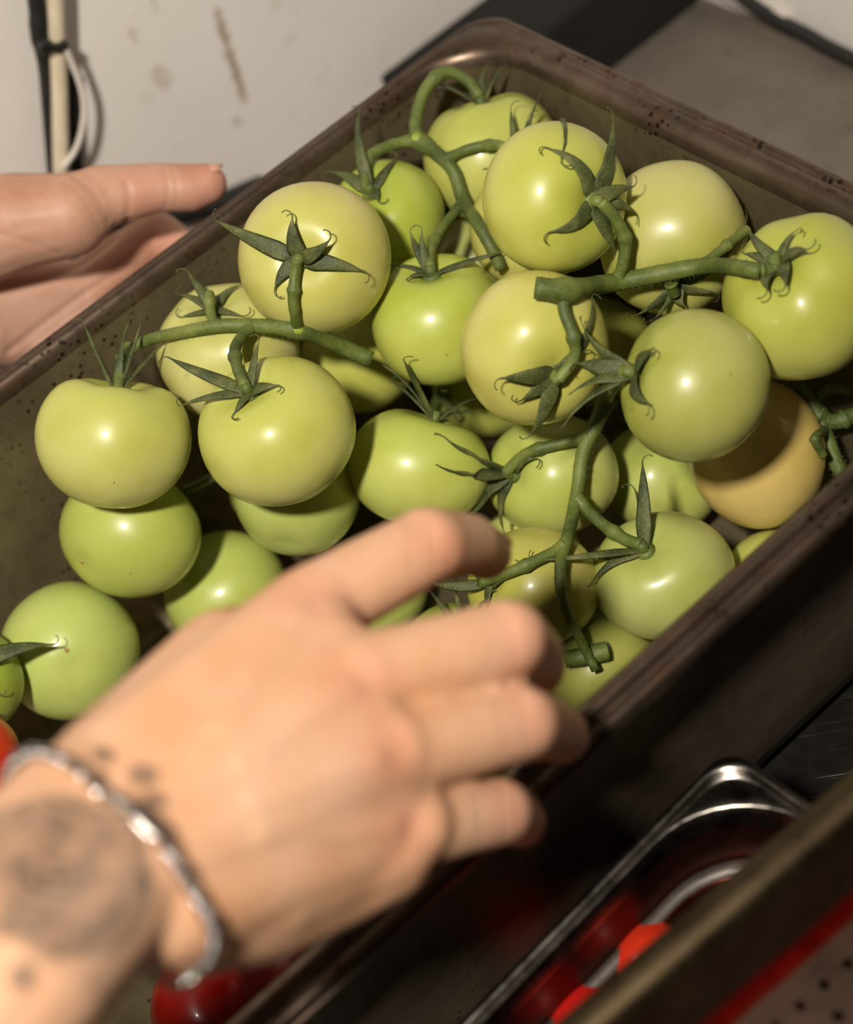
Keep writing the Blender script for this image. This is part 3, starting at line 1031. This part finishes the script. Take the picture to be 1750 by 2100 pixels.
# ------------------------------------------------------------------ red tomatoes in the small pan
def red_plum(u, v, z, L, W, ang, label, colr):
    c = on_plane(u, v, 2, z)
    dirv = (RIGHT * math.cos(ang) - DOWN * math.sin(ang)).normalized()
    q = Vector((0, 0, 1)).rotation_difference(dirv).to_matrix()
    verts, faces = [], []
    NU, NV = 32, 22
    for j in range(NV + 1):
        th = math.pi * j / NV
        for i in range(NU):
            ph = 2 * math.pi * i / NU
            r = W * math.sin(th) ** .85 * (1 + .04 * math.cos(5 * ph) * math.cos(th / 2))
            verts.append(q @ Vector((r * math.cos(ph), r * math.sin(ph), L * math.cos(th) * (1 - .10 * math.exp(-(th / .3) ** 2)))))
    for j in range(NV):
        for i in range(NU):
            a, b_ = j * NU + i, j * NU + (i + 1) % NU
            faces.append((a, a + NU, b_ + NU, b_))
    o = mesh_obj('red_tomato', verts, faces, MAT_RED, None, c)
    a_ = o.data.attributes.new('stem_side', 'FLOAT', 'POINT')
    a_.data.foreach_set('value', [0.2] * len(verts))
    o.color = colr
    tag(o, label, 'tomato', 'red tomatoes in the small pan')
    g = Geo()
    tip = q @ Vector((0, 0, -L))
    g.ball(tip, .0009, 8, 6)
    g.make('blossom_scar', MAT_SCAR, o)


red_plum(1334, 1978, -.098, .0155, .0138, .75, 'bright orange red tomato beside the tray rim, upper of two', srgb(196, 48, 24))
red_plum(1203, 2106, -.098, .0155, .0138, .70, 'bright red tomato beside the tray rim, lower of two', srgb(184, 26, 20))
red_plum(1190, 2015, -.128, .0165, .0145, .9, 'dark red tomato in the small pan close to its left rim', srgb(190, 14, 10))


# ------------------------------------------------------------------ hands
def flesh(name, caps, voxel, smooth_it, mat, origin, flush_pts, label, lines=()):
    g = Geo()
    for (p0, r0, p1, r1) in caps:
        p0, p1 = Vector(p0) - origin, Vector(p1) - origin
        g.ball(p0, r0, 16, 12); g.ball(p1, r1, 16, 12)
        g.tube([p0, p0.lerp(p1, .5), p1], [r0, (r0 + r1) / 2, r1], 16)
    tmp = g.make('tmp_flesh', None)
    m = tmp.modifiers.new('r', 'REMESH'); m.mode = 'VOXEL'; m.voxel_size = voxel
    s = tmp.modifiers.new('s', 'SMOOTH'); s.factor = .5; s.iterations = smooth_it
    dg = bpy.context.evaluated_depsgraph_get()
    me = bpy.data.meshes.new_from_object(tmp.evaluated_get(dg))
    bpy.data.objects.remove(tmp)
    me.name = name
    me.polygons.foreach_set('use_smooth', [True] * len(me.polygons))
    me.materials.clear()
    if mat: me.materials.append(mat)
    n = len(me.vertices)
    co = np.empty(n * 3); me.vertices.foreach_get('co', co); co = co.reshape(-1, 3)
    fl = np.zeros(n)
    for (p, r) in flush_pts:
        d2 = ((co - np.array(Vector(p) - origin)) ** 2).sum(1)
        fl = np.maximum(fl, np.exp(-d2 / r ** 2))
    # creases (negative) and tendons (positive) along picture lines cast onto the surface
    if lines:
        nor = np.empty(n * 3); me.vertices.foreach_get('normal', nor); nor = nor.reshape(-1, 3)
        bvh = BVHTree.FromPolygons([Vector(c) + origin for c in co], [tuple(p.vertices) for p in me.polygons])
        disp = np.zeros(n)
        for (ctrl, amount, width) in lines:
            w = np.zeros(n)
            for u, v in catmull(ctrl, 40):
                d = (RIGHT * ((u - 875) / FPX) + DOWN * ((v - 1050) / FPX) + FWD).normalized()
                h = bvh.ray_cast(CAM, d)
                if h[0] is None: continue
                d2 = ((co - np.array(h[0] - origin)) ** 2).sum(1)
                w = np.maximum(w, np.exp(-d2 / width ** 2))
            disp += amount * w
        co = co + nor * disp[:, None]
        me.vertices.foreach_set('co', co.ravel()); me.update()
    a = me.attributes.new('flush', 'FLOAT', 'POINT'); a.data.foreach_set('value', fl)
    o = bpy.data.objects.new(name, me); COL.objects.link(o); o.location = origin
    tag(o, label, 'hand')
    return o


def chain(pts):
    """(u, v, t, radius mm) joints -> capsules"""
    out = []
    for a, b_ in zip(pts, pts[1:]):
        out.append((at(*a[:3]), a[3] * .001, at(*b_[:3]), b_[3] * .001))
    return out


def nail(hand, p, outward, along, w, l):
    """small curved plate at p"""
    outward = outward.normalized(); along = (along - outward * along.dot(outward)).normalized()
    side = along.cross(outward)
    verts, faces = [], []
    for i in range(7):
        for j in range(6):
            a = (i / 6 - .5) * 1.7
            q = (j / 5 - .5)
            ww = w * (1 - .25 * max(0, q * 2) ** 3)
            verts.append(p + side * (math.sin(a) * ww / 1.6) + outward * ((math.cos(a) - 1) * w * .55) + along * q * l - hand.location)
    for i in range(6):
        for j in range(5):
            k = i * 6 + j
            faces.append((k, k + 1, k + 7, k + 6))
    o = mesh_obj('fingernail', verts, faces, MAT_NAIL, hand)
    s = o.modifiers.new('t', 'SOLIDIFY'); s.thickness = .0004
    return o


# right hand -------------------------------------------------------------
R_ORG = at(225, 1735, .415)
caps = []
caps += chain([(-900, 2760, .35, 40), (-560, 2420, .362, 32), (-330, 2200, .372, 25), (-40, 1920, .385, 22), (165, 1680, .420, 19), (210, 1640, .427, 18), (640, 1255, .480, 13)])
caps += chain([(-800, 2840, .35, 40), (-480, 2500, .362, 32), (-250, 2290, .372, 25), (40, 1985, .385, 22), (260, 1775, .408, 18), (300, 1775, .410, 17), (790, 1545, .452, 12.5)])
NS = 10
for q in range(NS + 1):
    s_ = q / NS
    wq = np.array([200, 1640, .427, 17]) * (1 - s_) + np.array([345, 1840, .412, 16.5]) * s_ - np.array([0, 0, .006, 0]) * 4 * s_ * (1 - s_)
    kq = [np.array(k_, float) for k_ in ((625, 1262, .4790, 12.8), (716, 1407, .4570, 12.4), (768, 1550, .4515, 12.2), (806, 1700, .4560, 11.8))]
    z_ = s_ * 3
    a_ = min(int(z_), 2); f_ = z_ - a_
    kk = kq[a_] * (1 - f_) + kq[a_ + 1] * f_
    caps += chain([tuple(wq), tuple((wq + kk) / 2 - np.array([0, 0, .002, 0])), tuple(kk)])
caps += chain([(398, 1852, .424, 18), (520, 1838, .438, 17), (690, 1785, .453, 15), (790, 1748, .457, 13)])
caps += chain([(384, 1826, .421, 18), (540, 1800, .4345, 17), (700, 1750, .449, 14.5), (800, 1725, .455, 13)])
caps += chain([(370, 1800, .420, 17), (520, 1770, .434, 16), (750, 1735, .455, 13)])
caps += chain([(250, 1700, .430, 17), (560, 1450, .470, 15), (700, 1430, .474, 13)])
caps += chain([(400, 1750, .440, 16), (720, 1560, .474, 14)])
# thumb, folded under the palm
caps += chain([(230, 1600, .436, 17), (455, 1350, .486, 14), (590, 1300, .520, 11.5), (690, 1330, .540, 9.5), (740, 1380, .556, 8)])
IDX = [(640, 1250, .480, 12.4), (880, 1118, .504, 11.2), (962, 1116, .526, 9.5), (998, 1136, .541, 8.2)]
MID = [(735, 1400, .458, 12.7), (1045, 1308, .480, 10.8), (1090, 1342, .507, 9.6), (1102, 1372, .524, 8.3)]
RNG = [(790, 1545, .452, 12.2), (1070, 1482, .478, 10.5), (1125, 1494, .501, 9.3), (1155, 1512, .517, 8.0)]
PNK = [(830, 1695, .457, 11.4), (1025, 1664, .481, 9.4), (1058, 1676, .501, 8.2), (1070, 1690, .514, 7.2)]
for f in (IDX, MID, RNG, PNK): caps += chain(f)
# knuckles and tendons
for f in (IDX, MID, RNG, PNK):
    caps.append((at(f[0][0], f[0][1], f[0][2] - .0008), .0112, at(f[0][0] + 16, f[0][1] - 6, f[0][2] - .0008), .0112))
    caps.append((at(f[1][0] - 6, f[1][1], f[1][2] - .001), f[1][3] * .001, at(f[1][0], f[1][1], f[1][2]), f[1][3] * .001))
flush = [(at(f[0][0], f[0][1], f[0][2] - .012), .011) for f in (IDX, MID, RNG, PNK)]
flush += [(at(f[1][0] + 20, f[1][1], f[1][2] - .008), .010) for f in (IDX, MID, RNG, PNK)]
flush += [(at(f[3][0], f[3][1], f[3][2]), .014) for f in (IDX, MID, RNG, PNK)]

TC = at(120, 1772, .380) - R_ORG
TS = []


def tattoo(M, col):
    tc = M.n('ShaderNodeTexCoord')
    def dist(c):
        d = M.n('ShaderNodeVectorMath', operation='DISTANCE')
        M.l(tc.outputs['Object'], d.inputs[0]); d.inputs[1].default_value = tuple(c)
        return d.outputs['Value']
    edge = M.math('MULTIPLY', M.math('SUBTRACT', M.noise(90, 3), .5), .008)
    d0 = M.math('ADD', dist(TC), edge)
    disc = M.ramp(M.math('MULTIPLY', d0, 20), [(.41, BW(1)), (.46, BW(0))])
    wav = M.n('ShaderNodeTexWave', wave_type='RINGS', rings_direction='SPHERICAL')
    wav.inputs['Scale'].default_value = 75
    wav.inputs['Distortion'].default_value = 9
    wav.inputs['Detail'].default_value = 3
    mp = M.n('ShaderNodeMapping'); mp.inputs['Location'].default_value = tuple(-TC)
    M.l(tc.outputs['Object'], mp.inputs[0]); M.l(mp.outputs[0], wav.inputs['Vector'])
    pat = M.math('MULTIPLY', M.ramp(wav.outputs['Fac'], [(.2, BW(.68)), (.7, BW(.95))]), M.ramp(M.noise(130, 4), [(.34, BW(.55)), (.62, BW(1))]))
    f = M.math('MULTIPLY', disc, pat)
    for c, r in TS:
        e = M.math('ADD', dist(c), M.math('MULTIPLY', edge, .5))
        f = M.math('MAXIMUM', f, M.ramp(M.math('DIVIDE', e, r * 2), [(.30, BW(.75)), (.55, BW(0))]))
    return M.mix(M.math('MULTIPLY', f, .95), col, srgb(92, 84, 76))


MAT_SKIN_R = None
_args = ('reaching_hand_skin', srgb(220, 172, 138), srgb(212, 158, 118), srgb(224, 182, 154), tattoo)
MAT_SKIN_L = skin('gripping_hand_skin', srgb(200, 154, 132), srgb(186, 136, 114), srgb(208, 168, 148))
rh = flesh('hand', caps, .0012, 16, None, R_ORG, flush, 'blurred hand with tattooed wrist reaching over the tomatoes, fingers bent',
           [([(f[0][0] - 20, f[0][1] + 10), ((f[0][0] + 260) / 2, (f[0][1] + 1720) / 2)], .0009, .0035) for f in (IDX, MID, RNG, PNK)]
           + [([(f[1][0] - 22 + dx, f[1][1] - 60), (f[1][0] - 10 + dx, f[1][1] + 50)], -.00025, .0011) for f in (IDX, MID, RNG, PNK) for dx in (-22, 0, 22)])
for f in (IDX, MID, RNG, PNK):
    a, b_, d = (Vector(at(*f[i][:3])) for i in (1, 2, 3))
    ax = (d - b_).normalized()
    out = ((b_ - a) - ax * (b_ - a).dot(ax))
    out = out if out.length > 1e-4 else RIGHT.copy()
    out.normalize()
    nail(rh, d + out * f[3][3] * .00098, out, ax, f[3][3] * .0011, f[3][3] * .0013)

rb_ = BVHTree.FromPolygons([v.co + R_ORG for v in rh.data.vertices], [tuple(p.vertices) for p in rh.data.polygons])
def on_hand(u, v):
    return rb_.ray_cast(CAM, (at(u, v, 1) - CAM).normalized())[0]
TC = on_hand(122, 1778) - R_ORG
TS = [(on_hand(u, v) - R_ORG, r) for u, v, r in ((292, 1588, .0042), (322, 1640, .0032), (212, 1548, .0030), (45, 2005, .0036))]
MAT_SKIN_R = skin(*_args)
rh.data.materials.append(MAT_SKIN_R)

# unseen sleeve added on the reaching arm to block light from the lower left
g = Geo()
SL = chain([(-390, 2270, .366, 42), (-600, 2480, .358, 49), (-1000, 2880, .345, 60)])
sp_ = [SL[0][0], SL[0][2], SL[1][2]]
g.tube([p - R_ORG for p in sp_], [.042, .049, .060], 24)
g.make('unseen_shade_sleeve', MAT_CABLE, rh)

# left hand --------------------------------------------------------------
L_ORG = at(-60, 560, .80)
caps = []
caps += chain([(-420, 560, .80, 27), (-160, 520, .795, 25), (30, 455, .786, 22), (140, 442, .785, 19), (205, 405, .790, 14.5), (325, 384, .793, 11.2), (392, 385, .795, 10.8), (424, 377, .795, 9.4)])
caps += chain([(-900, 640, .80, 36), (-520, 600, .80, 30), (-160, 545, .80, 25)])
caps += chain([(-900, 760, .81, 36), (-520, 690, .81, 30), (-160, 640, .815, 23)])
for (pu, pv, pt) in ((175, 590, .842), (150, 620, .842), (115, 650, .841), (85, 675, .839), (50, 700, .836)):
    caps += chain([(-200, 600 + (pv - 590) * .6, .818, 22), (-40, 590 + (pv - 590) * .85, .824, 18), (pu, pv, pt, 12.5)])
caps += chain([(175, 590, .842, 13), (258, 522, .848, 12), (325, 478, .852, 10.8), (385, 520, .845, 9.5), (420, 560, .836, 8)])
caps += chain([(150, 630, .843, 12.5), (235, 600, .854, 11.5), (310, 590, .856, 10.8), (360, 632, .848, 9)])
caps += chain([(105, 668, .841, 12.5), (190, 652, .845, 12), (270, 655, .847, 11), (330, 700, .840, 9)])
caps += chain([(50, 705, .836, 12), (130, 720, .839, 11), (220, 745, .840, 9.5), (270, 780, .834, 8)])
flush = [(at(440, 385, .79), .018), (at(230, 540, .81), .014), (at(150, 690, .8), .02), (at(330, 480, .835), .012), (at(300, 400, .785), .012)]
lh = flesh('hand', caps, .0014, 7, MAT_SKIN_L, L_ORG, flush, 'hand gripping the outside of the pan with its thumb pointing right',
           [([(-20, 612), (60, 590), (150, 550), (225, 495), (262, 452)], -.0016, .0022), ([(20, 720), (80, 672), (150, 620), (215, 575), (262, 545)], -.0012, .0018),
            ([(70, 722), (130, 690), (200, 640), (235, 622)], -.0010, .0016), ([(258, 372), (266, 405), (262, 440)], -.0008, .0014), ([(335, 342), (346, 380), (342, 425)], -.0006, .0012),
            ([(352, 342), (362, 380), (358, 425)], -.0005, .0010), ([(150, 360), (190, 390), (225, 450)], -.0005, .0011), ([(130, 370), (170, 405), (205, 465)], -.0004, .0011), ([(0, 480), (70, 500), (120, 520)], -.0004, .0012)])
_o = (-DOWN - FWD * .45).normalized()
nail(lh, at(428, 378, .795) + _o * .0088, _o, RIGHT + DOWN * .10, .0094, .0122)

# ------------------------------------------------------------------ bracelet
me = rh.data
hv = [v.co + R_ORG for v in me.vertices]
hb = BVHTree.FromPolygons(hv, [tuple(p.vertices) for p in me.polygons])


def hand_hit(u, v):
    d = (RIGHT * ((u - 875) / FPX) + DOWN * ((v - 1050) / FPX) + FWD).normalized()
    h = hb.ray_cast(CAM, d)
    return h[0]


A, B, C = hand_hit(110, 1590), hand_hit(272, 1722), hand_hit(392, 1915)
if None in (A, B, C): raise RuntimeError('bracelet points miss the wrist %s %s %s' % (A, B, C))
nrm = (B - A).cross(C - B).normalized()
# a plane through the three points is nearly the picture plane: lean it so that it also circles the arm
armdir = (at(640, 1480, .46) - at(0, 1950, .385)).normalized()
chord = (C - A).normalized()
nrm = (armdir - chord * armdir.dot(chord)).normalized()
cen = (A + C) / 2 + (at(250, 1760, .43) - at(250, 1760, .39)) * .45
cen = cen - nrm * (cen - B).dot(nrm) * .5
e1 = chord
e2 = nrm.cross(e1).normalized()
brace = empty('chain_bracelet', cen)
tag(brace, 'silver chain bracelet around the tattooed wrist', 'bracelet')
ring = []
NL = 96
for i in range(NL):
    a = 2 * math.pi * i / NL
    d = e1 * math.cos(a) + e2 * math.sin(a)
    # bow of the chain towards the fingers on the side facing the viewer
    h = hb.ray_cast(cen + d * .08, -d)
    if h[0] is None: continue
    ring.append(h[0] + h[1] * .0021)
# slide the front of the chain along the arm so that it passes through the middle point
def bow(p):
    q = max(0.0, (CAM - p).normalized().dot((p - cen).normalized()))
    s = 1 - min(1.0, abs((p - (A + C) / 2).dot(chord)) / ((C - A).length / 2)) ** 2
    return q * s
shift = (B - (A + C) / 2).dot(nrm)
ring2 = []
for p in ring:
    q = p + nrm * shift * bow(p)
    nb = hb.find_nearest(q)
    ring2.append(nb[0] + nb[1] * .0021 if nb[0] is not None else q)
ring = ring2
tot = [0.0]
for i in range(len(ring)): tot.append(tot[-1] + (ring[(i + 1) % len(ring)] - ring[i]).length)
NK = 58
lm = None
for k in range(NK):
    s = tot[-1] * k / NK
    i = max(j for j in range(len(ring)) if tot[j] <= s)
    f = (s - tot[i]) / max(1e-9, tot[i + 1] - tot[i])
    p = ring[i].lerp(ring[(i + 1) % len(ring)], f)
    tdir = (ring[(i + 1) % len(ring)] - ring[i]).normalized()
    nb = hb.find_nearest(p)
    no = nb[1]
    if k % 2: no = (no + tdir.cross(no) * 1.2).normalized()
    no = (no - tdir * no.dot(tdir)).normalized()
    sd = tdir.cross(no)
    if lm is None:
        g = Geo()
        L_, W_ = .0027, .0014
        pts = [Vector((math.cos(a) * L_, math.sin(a) * W_, 0)) for a in [2 * math.pi * q / 14 for q in range(15)]]
        g.tube(pts, .00055, 6, False)
        lo = g.make('link', MAT_SILVER, brace); lm = lo.data
    else:
        lo = bpy.data.objects.new('link', lm); COL.objects.link(lo); lo.parent = brace
    Mx = Matrix((tdir, sd, no)).transposed().to_4x4()
    Mx.translation = p - cen
    lo.matrix_local = Mx

# flat name bar in the middle of the chain
p = hand_hit(285, 1700)
nb = hb.find_nearest(p)
no = nb[1]
q = min(ring, key=lambda r_: (r_ - p).length)
iq = ring.index(q)
tdir = (ring[(iq + 2) % len(ring)] - ring[iq - 2]).normalized()
no = (no - tdir * no.dot(tdir)).normalized(); sd = tdir.cross(no)
g = Geo()
g.box((-.0060, -.0016, -.0005), (.0060, .0016, .0005))
bar = g.make('name_bar', MAT_SILVER, brace, smooth=False)
bv = bar.modifiers.new('bevel', 'BEVEL'); bv.width = .0004; bv.segments = 2
Mx = Matrix((tdir, sd, no)).transposed().to_4x4()
Mx.translation = q + no * .0012 - cen
bar.matrix_local = Mx
